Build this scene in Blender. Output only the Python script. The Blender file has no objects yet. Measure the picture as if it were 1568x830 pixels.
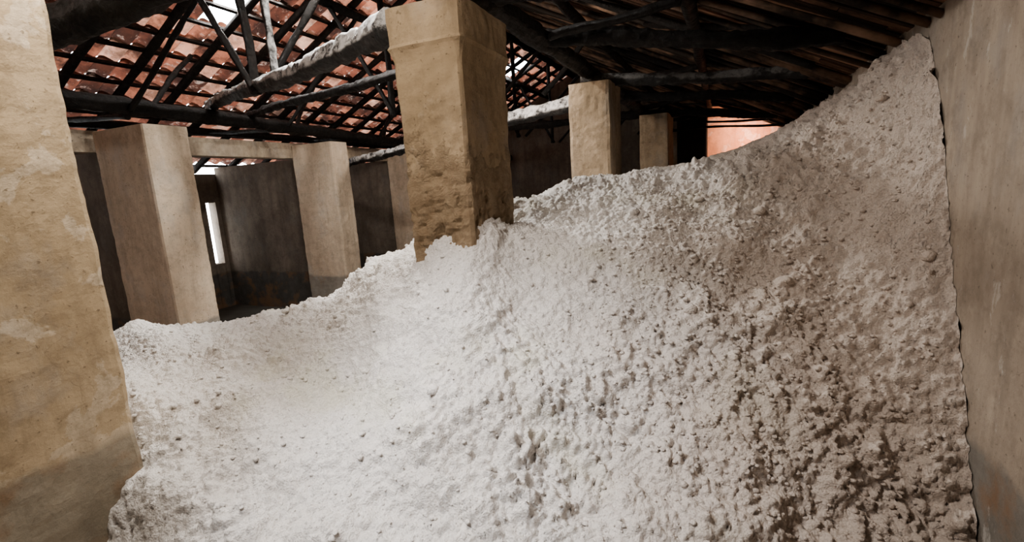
import bpy, numpy as np, math, random
from mathutils import Vector, Matrix
random.seed(4)
G=3.0   # eye height above floor
scene=bpy.context.scene
scene.view_settings.look='AgX - Medium High Contrast'
scene.view_settings.exposure=0.5

# ---------------------------------------------------------------- helpers
def mesh_obj(name,verts,faces,mat=None,smooth=False,zoff=True):
    v=np.array(verts,dtype=float)
    if zoff: v=v.copy(); v[:,2]+=G
    me=bpy.data.meshes.new(name)
    me.from_pydata(v.tolist(),[],[tuple(int(i) for i in f) for f in faces])
    me.update()
    if smooth:
        me.polygons.foreach_set('use_smooth',[True]*len(me.polygons))
    ob=bpy.data.objects.new(name,me); scene.collection.objects.link(ob)
    if mat: me.materials.append(mat)
    return ob
rng=np.random.RandomState(7)
perm=rng.permutation(256); perm=np.concatenate([perm,perm,perm])
gr=rng.normal(size=(256,3)); gr/=np.linalg.norm(gr,axis=1)[:,None]
jit=rng.rand(256,4)
def perlin(P):
    Pi=np.floor(P).astype(int); F=P-Pi; Pi=Pi&255
    u=F*F*F*(F*(F*6-15)+10)
    def g(dx,dy,dz):
        h=perm[perm[perm[(Pi[:,0]+dx)&255]+((Pi[:,1]+dy)&255)]+((Pi[:,2]+dz)&255)]
        q=gr[h]
        return q[:,0]*(F[:,0]-dx)+q[:,1]*(F[:,1]-dy)+q[:,2]*(F[:,2]-dz)
    def L(a,b,t): return a+(b-a)*t
    x0=L(L(g(0,0,0),g(1,0,0),u[:,0]),L(g(0,1,0),g(1,1,0),u[:,0]),u[:,1])
    x1=L(L(g(0,0,1),g(1,0,1),u[:,0]),L(g(0,1,1),g(1,1,1),u[:,0]),u[:,1])
    return L(x0,x1,u[:,2])
def clumps(P,keep=1.0):
    """rounded random lumps: max over cells of a dome of random size"""
    Pi=np.floor(P).astype(int); F=P-Pi; best=np.zeros(len(P))
    for dx in (-1,0,1):
        for dy in (-1,0,1):
            for dz in (-1,0,1):
                h=perm[perm[perm[(Pi[:,0]+dx)&255]+((Pi[:,1]+dy)&255)]+((Pi[:,2]+dz)&255)]
                j=jit[h]; r=.35+.55*j[:,3]**1.5
                if keep<1: r=np.where((h*7%256)/256.<keep,r,.01)
                d2=(dx+j[:,0]-F[:,0])**2+(dy+j[:,1]-F[:,1])**2+(dz+j[:,2]-F[:,2])**2
                best=np.maximum(best,np.sqrt(np.clip(r*r-d2,0,None)))
    return best

class NT:
    def __init__(s,name):
        s.m=bpy.data.materials.new(name); s.m.use_nodes=True
        s.n=s.m.node_tree.nodes; s.l=s.m.node_tree.links
        s.b=s.n['Principled BSDF']
        s.geo=s.n.new('ShaderNodeNewGeometry')
        s.pos=s.geo.outputs['Position']
    def noise(s,scale,detail=6,rough=.6,vec=None,dist=0):
        t=s.n.new('ShaderNodeTexNoise'); t.inputs['Scale'].default_value=scale
        t.inputs['Detail'].default_value=detail; t.inputs['Roughness'].default_value=rough
        t.inputs['Distortion'].default_value=dist
        s.l.new(vec or s.pos,t.inputs['Vector']); return t.outputs[0]
    def vor(s,scale,vec=None,feature='F1'):
        t=s.n.new('ShaderNodeTexVoronoi'); t.inputs['Scale'].default_value=scale; t.feature=feature
        s.l.new(vec or s.pos,t.inputs['Vector']); return t.outputs['Distance']
    def ramp(s,inp,stops):
        r=s.n.new('ShaderNodeValToRGB'); e=r.color_ramp.elements
        while len(e)<len(stops): e.new(.5)
        for k,(p,c) in zip(e,stops):
            k.position=p; k.color=(c,c,c,1) if not hasattr(c,'__len__') else (*c,1)
        s.l.new(inp,r.inputs[0]); return r.outputs[0]
    def mix(s,fac,a,b,mode='MIX'):
        m=s.n.new('ShaderNodeMix'); m.data_type='RGBA'; m.blend_type=mode
        for i,val in ((0,fac),(6,a),(7,b)):
            if hasattr(val,'links'): s.l.new(val,m.inputs[i])
            elif hasattr(val,'__len__'): m.inputs[i].default_value=(*val,1)
            else: m.inputs[i].default_value=val
        return m.outputs[2]
    def math(s,op,a,b=0,c=0):
        m=s.n.new('ShaderNodeMath'); m.operation=op
        for i,val in enumerate((a,b,c)):
            if hasattr(val,'links'): s.l.new(val,m.inputs[i])
            else: m.inputs[i].default_value=val
        return m.outputs[0]
    def scalevec(s,v):
        m=s.n.new('ShaderNodeVectorMath'); m.operation='MULTIPLY'
        s.l.new(s.pos,m.inputs[0]); m.inputs[1].default_value=v; return m.outputs[0]
    def warp(s,scale,amt):
        t=s.n.new('ShaderNodeTexNoise'); t.inputs['Scale'].default_value=scale; t.inputs['Detail'].default_value=3
        s.l.new(s.pos,t.inputs['Vector'])
        m=s.n.new('ShaderNodeVectorMath'); m.operation='SCALE'; s.l.new(t.outputs['Color'],m.inputs[0]); m.inputs['Scale'].default_value=amt
        a=s.n.new('ShaderNodeVectorMath'); a.operation='ADD'; s.l.new(s.pos,a.inputs[0]); s.l.new(m.outputs[0],a.inputs[1]); return a.outputs[0]
    def z(s):
        x=s.n.new('ShaderNodeSeparateXYZ'); s.l.new(s.pos,x.inputs[0]); return x.outputs
    def nz(s):
        x=s.n.new('ShaderNodeSeparateXYZ'); s.l.new(s.geo.outputs['Normal'],x.inputs[0]); return x.outputs[2]
    def bump(s,h,strength,dist,prev=None):
        b=s.n.new('ShaderNodeBump'); b.inputs['Strength'].default_value=strength
        b.inputs['Distance'].default_value=dist; s.l.new(h,b.inputs['Height'])
        if prev is not None: s.l.new(prev,b.inputs['Normal'])
        return b.outputs[0]
    def out(s,col,rough=.9,normal=None,spec=.2):
        if hasattr(col,'links'): s.l.new(col,s.b.inputs['Base Color'])
        else: s.b.inputs['Base Color'].default_value=(*col,1)
        if hasattr(rough,'links'): s.l.new(rough,s.b.inputs['Roughness'])
        else: s.b.inputs['Roughness'].default_value=rough
        s.b.inputs['Specular IOR Level'].default_value=spec
        if normal is not None: s.l.new(normal,s.b.inputs['Normal'])
        return s.m

def plaster(name,base,dark,light,dado=None,dadocol=(.2,.19,.17),rough_z=None,salt=False,flake=.5,stain=.5):
    t=NT(name)
    big=t.noise(1.3,5,.6,t.scalevec((1,1,.55)))
    c=t.mix(t.ramp(big,[(.36,0),(.64,1)]),dark,base)
    md=t.noise(3.0,8,.6,dist=.3)
    c=t.mix(t.ramp(md,[(.56,0),(.59,flake)]),c,light)
    mot=t.noise(6,9,.75)
    c=t.mix(t.ramp(mot,[(.46,0),(.66,stain)]),c,tuple(x*.6 for x in dark))
    streak=t.noise(5,6,.65,t.scalevec((1,1,.12)))
    c=t.mix(t.ramp(streak,[(.48,0),(.72,stain)]),c,tuple(x*.55 for x in dark))
    gry=t.noise(1.9,7,.65,t.scalevec((1,1,.7)))
    c=t.mix(t.ramp(gry,[(.54,0),(.68,.3)]),c,(sum(base)/3*.8,)*3)
    sp=t.noise(30,4,.6)
    c=t.mix(t.ramp(sp,[(.63,0),(.69,.65)]),c,tuple(x*.4 for x in dark))
    crk=t.vor(2.2,t.warp(3,.35),'DISTANCE_TO_EDGE')
    c=t.mix(t.math('MULTIPLY',t.ramp(crk,[(0,.3),(.007,0)]),t.ramp(t.noise(1.1,3,.5),[(.55,0),(.65,1)])),c,tuple(x*.3 for x in dark))
    h=t.noise(30,8,.7)
    nb=t.bump(h,.4,.022); nb=t.bump(md,.3,.015,nb); nb=t.bump(mot,.3,.022,nb)
    z=t.z()[2]
    if rough_z is not None:
        w=t.math('ADD',z,t.math('MULTIPLY',t.noise(3.2,8,.7),-2.1))
        m=t.ramp(t.math('ADD',t.math('MULTIPLY',t.math('SUBTRACT',w,rough_z+G-1.05),-1.5),.5),[(.3,0),(.9,1)])
        rc=t.mix(t.ramp(t.noise(9,8,.75),[(.35,0),(.65,1)]),(.29,.205,.13),(.50,.39,.27))
        c=t.mix(t.math('MULTIPLY',m,.75),c,rc)
        er=t.math('MULTIPLY',m,t.noise(9,9,.75,dist=.6))
        nb=t.bump(er,.8,.08,nb)
    if dado is not None:
        w=t.math('ADD',z,t.math('MULTIPLY',t.noise(3,6,.65),.22))
        m=t.ramp(t.math('SUBTRACT',w,dado+G+.09),[(0,.8),(.06,0)])
        dc=t.mix(t.ramp(t.noise(5,8,.7),[(.35,0),(.65,1)]),tuple(x*.65 for x in dadocol),dadocol)
        dc=t.mix(t.ramp(t.noise(2.2,5,.6),[(.50,0),(.62,.7)]),dc,(.26,.14,.07))
        c=t.mix(m,c,dc)
    if salt:
        f=t.ramp(t.noise(6,8,.75,t.scalevec((1,1,.45))),[(.6,0),(.66,.5)])
        c=t.mix(f,c,(.60,.57,.54))
    return t.out(c,.92,nb,.15)

M_col=plaster('plaster_column',(.62,.50,.35),(.46,.36,.24),(.74,.64,.50),dado=-1.40,dadocol=(.36,.325,.265),flake=.75,stain=.5)
M_pC=plaster('plaster_eroded',(.46,.36,.25),(.34,.26,.17),(.52,.42,.31),rough_z=.15,flake=.3,stain=.6)
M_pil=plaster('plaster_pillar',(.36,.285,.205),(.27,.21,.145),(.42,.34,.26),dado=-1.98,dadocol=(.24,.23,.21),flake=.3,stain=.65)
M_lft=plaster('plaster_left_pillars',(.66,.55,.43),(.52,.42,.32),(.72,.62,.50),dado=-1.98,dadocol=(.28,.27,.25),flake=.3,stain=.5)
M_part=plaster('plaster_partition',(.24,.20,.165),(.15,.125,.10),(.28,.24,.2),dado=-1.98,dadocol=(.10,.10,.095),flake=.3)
M_rw=plaster('plaster_right_wall',(.44,.375,.31),(.33,.28,.23),(.50,.43,.36),dado=-1.6,dadocol=(.24,.23,.21),salt=True,flake=.3)
M_dark=plaster('plaster_dark',(.05,.04,.035),(.03,.025,.022),(.06,.05,.045))  # near-black plaster for a far pillar
M_end=plaster('brick_red_plaster',(.75,.34,.20),(.6,.25,.14),(.8,.50,.38),flake=.6)
M_lint=plaster('plaster_lintel',(.50,.42,.32),(.3,.25,.2),(.55,.48,.38))
t=NT('concrete_floor'); M_floor=t.out(t.mix(t.noise(3),(.06,.055,.05),(.13,.12,.10)),.9)

def wood(name,a,b,rough=.45,spec=.5,lit_top=0):
    t=NT(name)
    n=t.noise(6,8,.7)
    c=t.mix(t.ramp(n,[(.35,0),(.7,1)]),a,b)
    c=t.mix(t.ramp(t.noise(2.5,7,.7),[(.60,0),(.70,.6)]),c,tuple(x*2.0 for x in b))
    r=t.ramp(t.noise(14,5,.6),[(.3,rough-.12),(.7,rough+.25)])
    nb=t.bump(t.noise(14,9,.75,dist=.5),.9,.05)
    if lit_top:   # pale highlight painted on the upper side, as if lit from above
        f=t.math('MULTIPLY',t.ramp(t.math('ADD',t.nz(),1.0),[(.6,0),(1.0,1)]),t.ramp(t.noise(6,9,.8),[(.42,0),(.54,lit_top)]))
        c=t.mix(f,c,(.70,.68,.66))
    return t.out(c,r,nb,spec)
M_log=wood('sooty_log',(.004,.0035,.003),(.016,.012,.010),.46,.3)
M_log_lit=wood('top_lit_log',(.004,.0035,.003),(.020,.016,.013),.36,.6,lit_top=.95)  # pale top colour stands in for light on these logs
M_logf=wood('faint_lit_log',(.004,.0035,.003),(.020,.016,.013),.40,.5,lit_top=.2)
M_raft=wood('sooty_rafter',(.006,.0045,.004),(.026,.018,.013),.6,.3)

# ---------------------------------------------------------------- room shell
XR=1.3; XL=-13.4; Y0=-3.0; Y1=22.0; ER=1.0; EL=1.1
def box(name,x0,x1,y0,y1,z0,z1,mat):
    v=[(x,y,z) for z in (z0,z1) for y in (y0,y1) for x in (x0,x1)]
    f=[(0,2,3,1),(4,5,7,6),(0,1,5,4),(2,6,7,3),(0,4,6,2),(1,3,7,5)]
    return mesh_obj(name,v,f,mat)
box('floor',XL-.3,XR+.3,Y0-.3,Y1+.3,-G-.1,-G,M_floor)
def roofz(x): return min(EL+.5*(x-XL), ER+.5*(XR-x))
RX=ER+.5*XR-EL+.5*XL; RZ=roofz(RX)
box('wall_right',XR,XR+.3,Y0-.3,Y1+.3,-G,ER+.02,M_rw)
def wall_pieces(name,mat,boxes):
    V=[];F=[]
    for (x0,x1,y0,y1,z0,z1) in boxes:
        o=len(V)
        V+=[(x,y,z) for z in (z0,z1) for y in (y0,y1) for x in (x0,x1)]
        F+=[tuple(i+o for i in f) for f in [(0,2,3,1),(4,5,7,6),(0,1,5,4),(2,6,7,3),(0,4,6,2),(1,3,7,5)]]
    return mesh_obj(name,V,F,mat)
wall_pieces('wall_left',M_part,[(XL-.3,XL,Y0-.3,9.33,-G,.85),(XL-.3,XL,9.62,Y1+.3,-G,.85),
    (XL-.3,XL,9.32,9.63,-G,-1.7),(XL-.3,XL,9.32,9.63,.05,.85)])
def prism(name,prof,y0,y1,mat):
    V=[(x,y,z) for y in (y0,y1) for x,z in prof]; n=len(prof)
    F=[tuple(range(n)),tuple(range(2*n-1,n-1,-1))]+[(i,(i+1)%n,(i+1)%n+n,i+n) for i in range(n)]
    return mesh_obj(name,V,F,mat)
gp=[(XL,-G),(XR,-G),(XR,ER),(RX,RZ),(XL,EL)]
prism('wall_back',gp,Y1,Y1+.25,M_part)
prism('wall_front',gp,Y0-.25,Y0,M_part)
prism('wall_cross_brick',[(-.42,-G),(XR-.01,-G),(XR-.01,ER-.05),(-.42,roofz(-.42)-.05)],14.0,14.25,M_end)
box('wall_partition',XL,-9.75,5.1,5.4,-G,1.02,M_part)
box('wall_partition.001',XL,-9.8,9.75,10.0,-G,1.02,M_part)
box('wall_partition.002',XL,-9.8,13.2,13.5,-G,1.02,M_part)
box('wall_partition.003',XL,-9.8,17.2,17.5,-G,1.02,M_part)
box('lintel_beam',-10.2,-9.85,Y0,Y1,1.0,1.36,M_lint)

# ---------------------------------------------------------------- pillars
def pillar(name,x0,x1,y0,y1,z1,mat,cap=False,amp=.008,step=.05,seed=0,base=-G):
    prof=[];z=base
    while z<z1-.01: prof.append((z,0)); z+=step
    prof.append((z1,0))
    if cap:
        pr=[]
        for z,o in prof:
            d=z1-z
            if d<.26: o=.03
            elif d<.30: o=.042
            elif d<.44: o=.03*(1-math.sin((d-.30)/.14*math.pi/2))
            pr.append((z,o))
        prof=pr
    nx=max(4,int((x1-x0)/step)); ny=max(4,int((y1-y0)/step))
    ring=[];b=.012
    for i in range(nx+1): ring.append((x0+(x1-x0)*i/nx,y0))
    for j in range(1,ny+1): ring.append((x1,y0+(y1-y0)*j/ny))
    for i in range(1,nx+1): ring.append((x1-(x1-x0)*i/nx,y1))
    for j in range(1,ny): ring.append((x0,y1-(y1-y0)*j/ny))
    n=len(ring); V=[];cx=(x0+x1)/2; cy=(y0+y1)/2
    for z,o in prof:
        for (x,y) in ring:
            dx=np.sign(x-cx) if (abs(x-x0)<1e-6 or abs(x-x1)<1e-6) else 0
            dy=np.sign(y-cy) if (abs(y-y0)<1e-6 or abs(y-y1)<1e-6) else 0
            k=b if (dx and dy) else 0
            V.append((x+dx*(o-k),y+dy*(o-k),z))
    V=np.array(V)
    nn=perlin(V*3+seed)*amp*1.5+perlin(V*11+seed)*amp
    dv=V[:,:2]-np.array([cx,cy]); dv/=np.linalg.norm(dv,axis=1)[:,None]
    V[:,:2]+=dv*nn[:,None]
    if cap:
        ch=np.clip(.5-V[:,2],0,1)*np.clip(perlin(V*7+9)+perlin(V*16+2)*.6+.05,0,1)*.14
        V[:,:2]-=dv*ch[:,None]
    F=[]
    for k in range(len(prof)-1):
        for i in range(n):
            F.append((k*n+i,k*n+(i+1)%n,(k+1)*n+(i+1)%n,(k+1)*n+i))
    F.append(tuple(range((len(prof)-1)*n,len(prof)*n)))
    return mesh_obj(name,V,F,mat)
pillar('pillar',-2.30,-1.73,3.25,4.06,1.33,M_pC,cap=True,amp=.015,step=.025,seed=3)
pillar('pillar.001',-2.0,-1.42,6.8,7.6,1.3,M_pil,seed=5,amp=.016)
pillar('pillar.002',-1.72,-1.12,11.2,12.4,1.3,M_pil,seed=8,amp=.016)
pillar('pillar.003',-9.62,-8.25,4.95,5.66,1.3,M_lft,seed=12,amp=.012)
pillar('pillar.004',-9.88,-8.6,9.3,9.88,1.3,M_lft,seed=15,amp=.012)
pillar('pillar.005',-9.9,-8.75,13.1,13.6,1.3,M_lft,seed=18,amp=.012)
pillar('pillar.006',-4.3,-3.5,.55,1.72,1.33,M_col,amp=.012,step=.04,seed=21)
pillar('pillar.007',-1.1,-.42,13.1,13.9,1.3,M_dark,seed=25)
pillar('pillar.008',-1.9,-1.3,16.5,17.3,1.3,M_pil,seed=27)

# ---------------------------------------------------------------- logs
def log_geo(p0,p1,r0,r1,bend=.04,seed=0,seg=26,k=14,rough=.0):
    p0=np.array(p0,float);p1=np.array(p1,float);d=p1-p0;L=np.linalg.norm(d);d/=L
    up=np.array([0,0,1.]) if abs(d[2])<.9 else np.array([1.,0,0])
    a=np.cross(d,up);a/=np.linalg.norm(a);b=np.cross(a,d)
    V=[];F=[];R=[]
    for i in range(seg+1):
        t=i/seg
        e=min(1,4*t,4*(1-t))
        off=bend*(math.sin(t*3.1+seed)*.6+math.sin(t*7.3+seed*2)*.35)*e
        off2=bend*math.sin(t*5+seed*1.7)*.6*e
        c=p0+d*L*t+a*off+b*off2
        r=(r0+(r1-r0)*t)*(1+.07*math.sin(t*L*4+seed)+.04*math.sin(t*L*9+seed*3))
        for j in range(k):
            th=2*math.pi*(j+.5)/k
            rr=r*(1+.07*math.sin(3*th+seed+t*6)+.05*math.sin(5*th+seed*2-t*9))
            dr=a*math.cos(th)+b*math.sin(th)
            V.append(c+dr*rr); R.append(dr)
    V=np.array(V);R=np.array(R)
    if rough: V+=R*(rough*(perlin(V*5+seed)*1.1+perlin(V*13+seed)*.7+perlin(V*30)*.35)*r0)[:,None]
    for i in range(seg):
        for j in range(k):
            F.append((i*k+j,(i+1)*k+j,(i+1)*k+(j+1)%k,i*k+(j+1)%k))
    F.append(tuple(range(k)));F.append(tuple(range(seg*k,seg*k+k))[::-1])
    return V,F
def log(name,p0,p1,r0,r1,mat=M_log,**kw):
    kw={**dict(seg=150,k=26,rough=.35),**kw}
    V,F=log_geo(p0,p1,r0,r1,**kw); return mesh_obj(name,V,F,mat,smooth=True)
def multi(name,items,mat,**kw):
    V=[];F=[]
    for it in items:
        v,f=log_geo(*it[:4],**{**kw,**(it[4] if len(it)>4 else {})})
        o=len(V);V+=list(v);F+=[tuple(i+o for i in q) for q in f]
    return mesh_obj(name,V,F,mat,smooth=True)

log('tie_beam',(-9.2,2.0,1.15),(-.9,2.0,1.3),.12,.11,seed=1,bend=.1)
log('tie_beam.001',(-2.45,3.5,1.22+.08),(-9.3,6.9,1.90),.12,.09,M_log_lit,seed=2,bend=.05)
log('tie_beam.002',(-1.6,3.65,1.44),(.9,3.65,1.1),.09,.08,seed=3,bend=.05)
log('tie_beam.003',(-1.9,5.4,1.55),(.95,5.4,1.1),.09,.08,seed=4,bend=.06)
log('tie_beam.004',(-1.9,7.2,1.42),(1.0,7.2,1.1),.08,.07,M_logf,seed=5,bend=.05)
log('tie_beam.005',(-1.9,9.3,1.5),(1.0,9.3,1.08),.08,.07,seed=6,bend=.05)
log('tie_beam.006',(-1.7,12,1.42),(1.0,12,1.08),.08,.07,seed=7,bend=.05)
log('tie_beam.007',(-1.9,7.1,1.10),(-9.2,10.4,.85),.11,.09,M_log_lit,seed=8,bend=.05)
log('tie_beam.008',(-2.3,5.3,1.6),(-9.2,7.6,1.75),.07,.07,seed=9,bend=.06)
log('tie_beam.009',(-1.7,11.8,1.4),(-9.2,13,1.6),.09,.08,seed=10,bend=.05)
log('wall_plate_beam',(-9.0,1.2,1.78),(-9.0,21,1.2),.13,.13,seed=11,bend=.05)
log('wall_plate_beam.001',(-1.85,2.9,1.52),(-1.6,20,1.38),.10,.09,seed=12,bend=.05)
it=[((RX,Y0,RZ-.2),(RX,Y1,RZ-.2),.11,.11)]
for x in (-11.6,-7.4): it.append(((x,Y0,roofz(x)-.30),(x,Y1,roofz(x)-.30),.09,.09,{'seed':x}))
for x in (-3.8,-2.0,-.4): it.append(((x,Y0,roofz(x)-.24),(x,Y1,roofz(x)-.24),.07,.07,{'seed':x}))
multi('roof_purlins',it,M_log,bend=.07,seg=90,rough=.3)
it=[];sd=0
for yy in (2.0,5.2,8.4,11.6,15,18.5):
    sd+=1
    it.append(((RX,yy,RZ-.2),(RX,yy+.1,1.5),.06,.06,{'seed':sd}))
    for x,xx in ((-7.4,RX+.1),(-11.6,-9.0),(-3.8,RX+.3),(-2.0,-2.9),(-.4,-1.7)):
        it.append(((x,yy,roofz(x)-.25),(xx,yy,1.5),.045,.045,{'seed':sd+x}))
    it.append(((-8.9,yy,1.6),(-7.4,yy+.9,roofz(-7.4)-.25),.045,.04,{'seed':sd+.4}))
    it.append(((-9.0,yy+.3,1.6),(-9.6,yy+1.7,roofz(-9.6)-.12),.045,.04,{'seed':sd+.9}))
    it.append(((-2.0,yy+1.2,roofz(-2)-.25),(.9,yy+1.5,1.1),.045,.04,{'seed':sd+.2}))
    it.append(((-3.8,yy+.9,roofz(-3.8)-.25),(-1.7,yy+.3,1.5),.045,.04,{'seed':sd+.3}))
    it.append(((-1.0,yy+2.0,roofz(-1)-.15),(.6,yy+.4,1.25),.035,.03,{'seed':sd+.6}))
multi('roof_struts',it,M_log,bend=.03,rough=.25)
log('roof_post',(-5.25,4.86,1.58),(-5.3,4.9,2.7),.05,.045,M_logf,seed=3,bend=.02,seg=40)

it=[];y=Y0+.2;i=0
while y<Y1:
    i+=1
    it.append(((XL-.1,y,roofz(XL)-.16),(RX,y+random.uniform(-.08,.08),RZ-.12),.08,.07,{'seed':i}))
    y+=1.0
multi('roof_rafters',it,M_raft,bend=.04,k=10)
it=[];y=Y0+.2;i=0
while y<Y1:
    i+=1; r=random.uniform(.028,.055)
    it.append(((RX,y,RZ-.1),(XR,y+random.uniform(-.25,.25),ER-.08),r,r*.85,{'seed':i+.5}))
    y+=random.uniform(.22,.42)
t=NT('bamboo_rafter')
c=t.mix(t.ramp(t.noise(1.2,5,.6),[(.45,0),(.66,1)]),(.02,.014,.01),(.30,.19,.13))
M_bam=t.out(c,.6,t.bump(t.noise(18,8,.7),.5,.03),.3)
multi('roof_pole_rafters',it,M_bam,bend=.06,k=8)
it=[]
for k in range(5):
    yb=12.9+.15*k; zb=.95+.16*k
    it.append(((-1.0,yb,zb+.12),(1.28-max(0,(zb-.93)*2),yb,zb),.028,.028,{'seed':k}))
multi('roof_cross_bars',it,M_log,bend=.03,k=8)

V=[];F=[]
def addbox(c,ax,ay,az,hx,hy,hz):
    o=len(V)
    for sx in (-1,1):
        for sy in (-1,1):
            for sz in (-1,1): V.append(tuple(c+ax*hx*sx+ay*hy*sy+az*hz*sz))
    F.extend([tuple(o+k for k in f) for f in [(0,1,3,2),(4,6,7,5),(0,4,5,1),(2,3,7,6),(0,2,6,4),(1,5,7,3)]])
sl=np.array([1,0,.5]);sl/=np.linalg.norm(sl); nl=np.array([-.5,0,1]);nl/=np.linalg.norm(nl); yy=np.array([0,1.,0])
SL=(RX-XL)/sl[0]
PITCH=.50
s=0
while s<SL:
    c=np.array([XL,0,EL])+sl*s; c[1]=(Y0+Y1)/2
    addbox(c-nl*.03,yy,sl,nl,(Y1-Y0)/2,.032,.026); s+=PITCH
mesh_obj('roof_battens',V,F,M_raft)

TW=.36
V=[];F=[];COL=[]
nrow=int(SL/PITCH)+1; ncol=int((Y1-Y0)/TW)+1
K=8
for r in range(nrow):
    for c_ in range(ncol):
        y0=Y0+c_*TW
        s0=r*PITCH-.05
        xx=XL+sl[0]*(s0+.15); yc=y0+TW/2
        if -8.9<xx<-7.9 and 6.7<yc<7.6: continue
        if -7.5<xx<-6.7 and 17.3<yc<18.2: continue
        if random.random()<.0012: continue
        o=len(V); j=random.uniform(-.02,.02); tl=random.uniform(-.015,.018); Ln=PITCH+.10+random.uniform(-.02,.01)
        for a in range(2):
            for k in range(K+1):
                u=k/K
                hgt=.045*math.sin(u*math.pi*2+.4)+.03*(u>.9)
                p=np.array([XL,0,EL])+sl*(s0+j+a*Ln)+nl*(hgt+.045+(.04 if a==0 else 0.0)+tl*(u-.5))
                p[1]=y0+u*TW*1.09
                V.append(tuple(p))
        for k in range(K): F.append((o+k,o+k+1,o+K+2+k,o+K+1+k))
        COL+= [random.random()]*K
ob=mesh_obj('roof_tiles',V,F,None,smooth=True)
at=ob.data.attributes.new('tint','FLOAT','FACE'); at.data.foreach_set('value',COL)
t=NT('clay_tile')
a=t.n.new('ShaderNodeAttribute'); a.attribute_name='tint'
c=t.ramp(a.outputs['Fac'],[(0,(.08,.035,.025)),(.4,(.26,.095,.062)),(.75,(.50,.21,.13)),(1,(.68,.40,.29))])
c=t.mix(t.ramp(t.noise(1.6,8,.7),[(.42,0),(.62,.9)]),c,(.03,.02,.018))
c=t.mix(t.ramp(t.noise(6,8,.7),[(.56,0),(.66,.7)]),c,(.52,.40,.34))
t.out(c,.85,t.bump(t.noise(25),.4,.02))
tr=t.n.new('ShaderNodeBsdfTranslucent'); t.l.new(c,tr.inputs[0])
mx=t.n.new('ShaderNodeMixShader'); mx.inputs[0].default_value=.13
t.l.new(t.b.outputs[0],mx.inputs[1]); t.l.new(tr.outputs[0],mx.inputs[2])
t.l.new(mx.outputs[0],t.n['Material Output'].inputs[0])
ob.data.materials.append(t.m)

# right slope
V=[];F=[];COL=[]
sr=np.array([1,0,-.5]);sr/=np.linalg.norm(sr); nr=np.array([.5,0,1]);nr/=np.linalg.norm(nr)
SR=(XR+.3-RX)/sr[0]
y=Y0
while y<Y1:
    w=random.uniform(.05,.13); s=0
    while s<SR:
        L=random.uniform(1.2,2.6); L=min(L,SR-s)
        c=np.array([RX,y+w/2,RZ])+sr*(s+L/2)
        q=sr+yy*random.uniform(-.012,.012)
        addbox(c+nr*random.uniform(-.01,.012),q,yy,nr,L/2-.004,w/2-.006,.01)
        COL+=[random.random()]*6; s+=L
    y+=w+random.choice([0,0,.01,.03])
ob=mesh_obj('roof_planks',V,F,None)
at=ob.data.attributes.new('tint','FLOAT','FACE'); at.data.foreach_set('value',COL)
t=NT('plank_wood'); a=t.n.new('ShaderNodeAttribute'); a.attribute_name='tint'
c=t.ramp(a.outputs['Fac'],[(0,(.03,.02,.015)),(.5,(.14,.08,.055)),(.85,(.30,.17,.11)),(1,(.45,.29,.20))])
c=t.mix(t.ramp(t.noise(1.5,8,.7),[(.45,0),(.6,.8)]),c,(.02,.015,.012))
ob.data.materials.append(t.out(c,.8,t.bump(t.noise(20),.4,.02)))
V=[];F=[]
addbox(np.array([RX,(Y0+Y1)/2,RZ])+sr*SR/2+nr*.06,sr,yy,nr,SR/2,(Y1-Y0)/2+.2,.02)
mesh_obj('roof_deck',V,F,M_raft)

# ---------------------------------------------------------------- salt heap
C=np.array([
(-3.5,1.72,-1.54),(-3.5,1.42,-2.0),(-2.36,1.65,-1.77),(-1.63,1.85,-1.85),(-.98,2.0,-1.8),(-.8,2.9,-1.35),(-.37,2.7,-1.62),
(-1.45,3.3,-.63),(.35,3.3,-1.39),(.31,2.65,-1.96),
(1.3,3.12,-2.08),(1.3,3.3,-1.62),(1.3,3.58,-1.03),(1.3,3.87,-.36),(1.3,4.17,.38),(1.3,4.45,.86),(1.3,5,.92),(1.3,5.6,.84),(1.3,6.6,.76),(1.3,9,.74),(1.3,13,.74),
(-1.73,3.35,-.31),(-1.73,4.08,-.27),(-2.3,3.25,-.49),(-1.47,5,0),(-1,6,0),(-.5,8,.04),(0,8.5,.12),(-1.5,7.5,-.15),(-1.5,11,-.2),(-.3,12,.0),(.85,9,.46),(1.1,6.5,.60),
(-.48,3.7,-.63),(.2,4.6,-.22),(.19,3.9,-.9),(.86,4.4,-.24),(.92,5,.46),(1.02,5.2,.70),(-1.1,4.2,-.31),(-2.57,2.8,-1.24),(-3.19,2.4,-1.41),(-4.06,2.5,-1.32),
(-5.64,2.9,-1.19),(-5.34,3.6,-1.3),(-4.3,3.7,-1.2),(-3.82,3.8,-1.0),(-3.18,3.7,-.7),(-2.53,3.45,-.59),(-1.62,4.5,-.09),(.99,4,-.67),(1.21,4.4,.42),
(-6,5,-2.3),(-8,4.2,-2.6),(-8,7,-2.95),(-4.2,6,-2.0),(-3,6,-1.2),(-5,9,-2.9),(-2.6,8,-.8),(-2.6,12,-.8),(-8,2,-2.0),(-8,0,-2.1),(-12,3,-2.9),(-12,9,-3.05),(-8,12,-3.05),(-5,13,-2.9),
(-3.5,0,-2.5),(-1,.8,-2.3),(1.3,1.8,-2.5),(0,0,-2.6),(1.3,0,-2.7),(0,-2,-2.8),(-5,-2,-2.7),(-6,1,-1.9),(-5,1.5,-1.7),(-12,-2,-2.7)])
def U(r): return np.where(r>0,r*r*np.log(r+1e-12),0)
n=len(C)
A=np.zeros((n+3,n+3)); D=np.linalg.norm(C[:,None,:2]-C[None,:,:2],axis=2)
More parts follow.
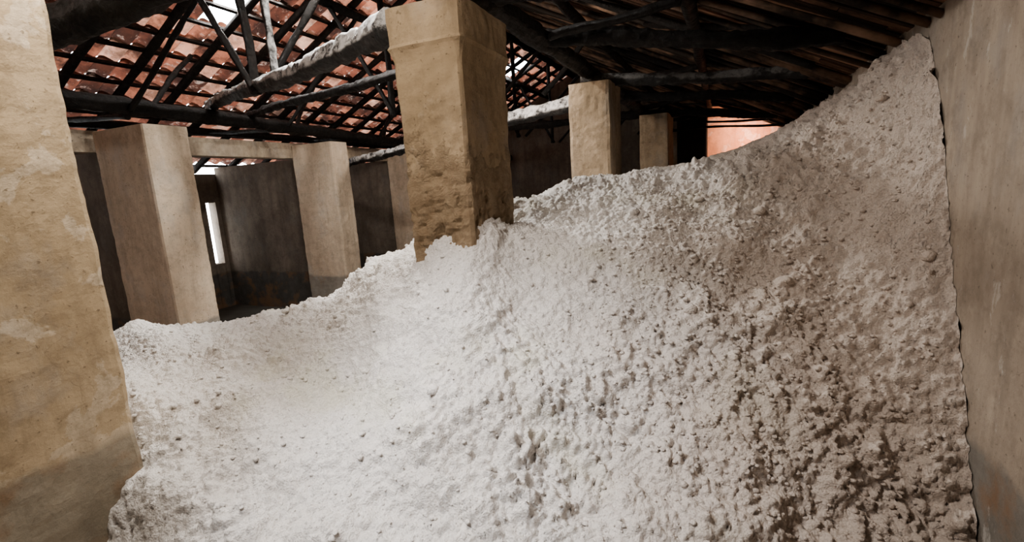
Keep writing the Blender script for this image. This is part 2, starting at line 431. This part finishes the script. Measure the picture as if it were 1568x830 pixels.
A[:n,:n]=U(D)+np.eye(n)*.02; A[:n,n]=1;A[:n,n+1:]=C[:,:2];A[n,:n]=1;A[n+1:,:n]=C[:,:2].T
wt=np.linalg.solve(A,np.concatenate([C[:,2],[0,0,0]]))
def hfun(x,y):
    out=np.full(x.shape,wt[n])+wt[n+1]*x+wt[n+2]*y
    for i in range(n): out+=wt[i]*U(np.hypot(x-C[i,0],y-C[i,1]))
    return out
YE=13.98
xs=np.concatenate([np.arange(XL+.01,-6,.12),np.arange(-6,XR-.004,.0105)])
ys=np.concatenate([np.arange(Y0+.02,1.2,.1),np.arange(1.2,2.6,.011),np.arange(2.6,5.2,.008),np.arange(5.2,9,.025),np.arange(9,YE,.08)])
Xg,Yg=np.meshgrid(xs,ys); xf=Xg.ravel(); yf=Yg.ravel()
hz=hfun(xf,yf); Hm=hz.reshape(Xg.shape)
gy,gx=np.gradient(Hm,ys,xs)
N=np.stack([-gx.ravel(),-gy.ravel(),np.ones(len(xf))],1); N/=np.linalg.norm(N,axis=1)[:,None]
P=np.stack([xf,yf,hz],1)
far=np.clip(1.2-(yf-4.0)*.42,.28,1)
mod=np.clip(.60+.8*perlin(P*.9+3)+.10*(xf+1.0),.34,1.0)*far
crumb=np.clip(perlin(P*1.7+31)*2.2+.55,.10,1.15)
W=P+.06*np.stack([perlin(P*5+k*17) for k in range(3)],1)+.016*np.stack([perlin(P*17+k*11) for k in range(3)],1)+.007*np.stack([perlin(P*45+k*5) for k in range(3)],1)
lowf=np.clip((1.2-xf)/.8,.15,1)*far
disp=(.17*perlin(P*np.array([1.0,2.0,2.0])+5)+.11*perlin(P*2.8+50))*lowf
wr=np.clip((xf+2.0)/1.5,0,1)*far
disp+=.045*perlin(P*np.array([4.2,1.2,1.2])+23)*wr
tv=P*np.array([1.1,4.5,4.5])+.8*np.stack([perlin(P*1.3+9)]*3,1)
disp+=.09*(np.abs(perlin(tv+61))-.2)*wr
disp+=mod*(.13*(np.abs(perlin(W*4.0))-.2)+.085*(np.abs(perlin(W*9+9))-.2))
disp+=mod*crumb*(.075*clumps(W*8.5+4,.30)+.075*clumps(W*16+40,.5)+.045*clumps(W*23+20,.6))
disp+=(.35+.65*mod)*(.040*clumps(W*34+11,.7)+.016*np.abs(perlin(W*34+7))+.018*clumps(W*60+3,.8))*np.clip(far*1.3,0,1)
disp-=.055*mod
P2=P+N*disp[:,None]
P2[:,0]=np.minimum(P2[:,0],XR-.003); P2[:,2]=np.maximum(P2[:,2],-G-.02); P2[:,0]=np.maximum(P2[:,0],XL+.005)
P2[:,1]=np.clip(P2[:,1],Y0+.01,13.99)
nyy,nxx=Xg.shape
idx=np.arange(nyy*nxx).reshape(nyy,nxx)
Fq=np.stack([idx[:-1,:-1],idx[:-1,1:],idx[1:,1:],idx[1:,:-1]],-1).reshape(-1,4)
Fq=Fq[~(P2[Fq,2]<-G-.01).all(axis=1)]
import bmesh
bm=bmesh.new(); bmesh.ops.create_icosphere(bm,subdivisions=2,radius=1)
iv=np.array([tuple(q.co) for q in bm.verts]); iff=np.array([[q.index for q in g.verts] for g in bm.faces]); bm.free()
r2=np.random.RandomState(3)
VV=[P2];TF=[];o=len(P2)
for k in range(5000):
    if k<2500: x=r2.uniform(-.9,1.2); y=r2.uniform(2.7,5.2)
    else: x=r2.uniform(-5,1.2); y=r2.uniform(1.6,5.2)
    j=np.searchsorted(xs,x);i=np.searchsorted(ys,y)
    if j>=len(xs) or i>=len(ys): continue
    q=P2[idx[i,j]]; s=.006+.016*r2.rand()**3
    if k%400==0: s=.045
    vv=iv*np.array([1,r2.uniform(.7,1.2),r2.uniform(.5,.9)])
    vv=vv*(1+.45*perlin(iv*1.7+k*3.1)[:,None]+.35*perlin(iv*4+k)[:,None])
    VV.append(q+vv*s+N[idx[i,j]]*s*.3); TF.append(iff+o); o+=len(iv)
VV=np.concatenate(VV); VV[:,2]+=G; TF=np.concatenate(TF)
me=bpy.data.meshes.new('salt_heap')
nv=len(VV);nq=len(Fq);nt=len(TF)
me.vertices.add(nv);me.vertices.foreach_set('co',VV.ravel())
me.loops.add(nq*4+nt*3);me.loops.foreach_set('vertex_index',np.concatenate([Fq.ravel(),TF.ravel()]).astype(np.int32))
me.polygons.add(nq+nt)
me.polygons.foreach_set('loop_start',np.concatenate([np.arange(nq)*4,nq*4+np.arange(nt)*3]).astype(np.int32))
me.polygons.foreach_set('use_smooth',np.ones(nq+nt,bool))
me.update(calc_edges=True); me.validate()
heap=bpy.data.objects.new('salt_heap',me); scene.collection.objects.link(heap)
t=NT('raw_salt')
x,y,z=t.z()
c=t.mix(t.ramp(t.noise(.9,4,.6),[(.35,0),(.65,1)]),(.80,.76,.72),(.88,.85,.82))
c=t.mix(t.ramp(t.noise(1.4,4,.6),[(.54,0),(.70,.4)]),c,(.76,.74,.56))
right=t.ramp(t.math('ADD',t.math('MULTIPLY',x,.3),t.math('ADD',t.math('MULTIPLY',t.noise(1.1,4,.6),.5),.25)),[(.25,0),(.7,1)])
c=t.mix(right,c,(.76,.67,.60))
c=t.mix(t.ramp(t.noise(9,8,.75),[(.52,0),(.72,.28)]),c,(.58,.51,.45))
c=t.mix(t.ramp(t.noise(60,4,.7),[(.61,0),(.68,.55)]),c,(.36,.29,.24))
wv=t.warp(40,.02)
h1=t.vor(70,wv); h2=t.noise(38,9,.75); h3=t.noise(150,4,.7)
nb=t.bump(h2,.8,.020); nb=t.bump(t.math('SUBTRACT',1,h1),.7,.010,nb); nb=t.bump(h3,.5,.005,nb)
heap.data.materials.append(t.out(c,.9,nb,.2))

# ---------------------------------------------------------------- lights
def area(name,loc,target,size,power,col,sy=None):
    l=bpy.data.lights.new(name,'AREA'); l.energy=power; l.color=col; l.size=size
    if sy: l.shape='RECTANGLE'; l.size_y=sy
    o=bpy.data.objects.new(name,l); scene.collection.objects.link(o)
    o.location=Vector(loc)+Vector((0,0,G))
    d=Vector(target)-Vector(loc); o.rotation_euler=d.to_track_quat('-Z','Y').to_euler(); return o
area('skylight_near',(-2.4,1.4,2.5),(-2.9,2.9,-1),.8,84,(1,.91,.81))
area('fill_mid',(-4.0,5.0,3.0),(-5.0,5.3,-1),.5,240,(1,.97,.92))  # added light for the diagonal log and left pillar, no opening above
area('skylight_gap',(-8.1,7.15,roofz(-8.1)+.25),(-7.2,6.0,0),1.0,130,(1,.97,.92))
area('fill_right',(-1.4,1.5,1.6),(.7,3.8,-1.0),.5,50,(1,.91,.83))  # added warm fill for the right side of the heap
area('fill_end',(.5,13.2,.95),(.4,14,.8),.5,22,(1,.78,.64))  # added light aimed straight at the brick cross wall
area('bay_fill',(-3.3,5.9,1.9),(-.6,8.5,2.3),.3,34,(1,.85,.72))  # unseen fill added to brighten the right roof planks
area('bay_fill.001',(-6.0,9.5,1.7),(-9,12.5,2.8),.3,34,(1,.88,.78))  # unseen fill added to brighten the left roof tiles
l=bpy.data.lights.new('work_lamp','SPOT'); l.energy=265; l.color=(.95,.97,1); l.spot_size=math.radians(62); l.spot_blend=1; l.shadow_soft_size=.07
o=bpy.data.objects.new('work_lamp',l); scene.collection.objects.link(o); o.location=(-2.0,.3,G+1.0)
o.rotation_euler=(Vector((-1.5,2.3,-1.6))-Vector((-2.0,.3,1.0))).to_track_quat('-Z','Y').to_euler()
w=bpy.data.worlds.new('sky'); scene.world=w; w.use_nodes=True
w.node_tree.nodes['Background'].inputs[0].default_value=(.95,.98,1,1); w.node_tree.nodes['Background'].inputs[1].default_value=9

# ---------------------------------------------------------------- camera
cd=bpy.data.cameras.new('camera'); cam=bpy.data.objects.new('camera',cd); scene.collection.objects.link(cam)
cd.sensor_width=36; cd.lens=36*747/1568; cd.clip_start=.02
X=Vector((.91726,.39311,-.06405)); Yc=Vector((-.01045,.18451,.98278)); Zc=Vector((.39816,-.90079,.17335))
m=Matrix((X,Yc,Zc)).transposed().to_4x4(); m.translation=Vector((0,0,G)); cam.matrix_world=m
scene.camera=cam
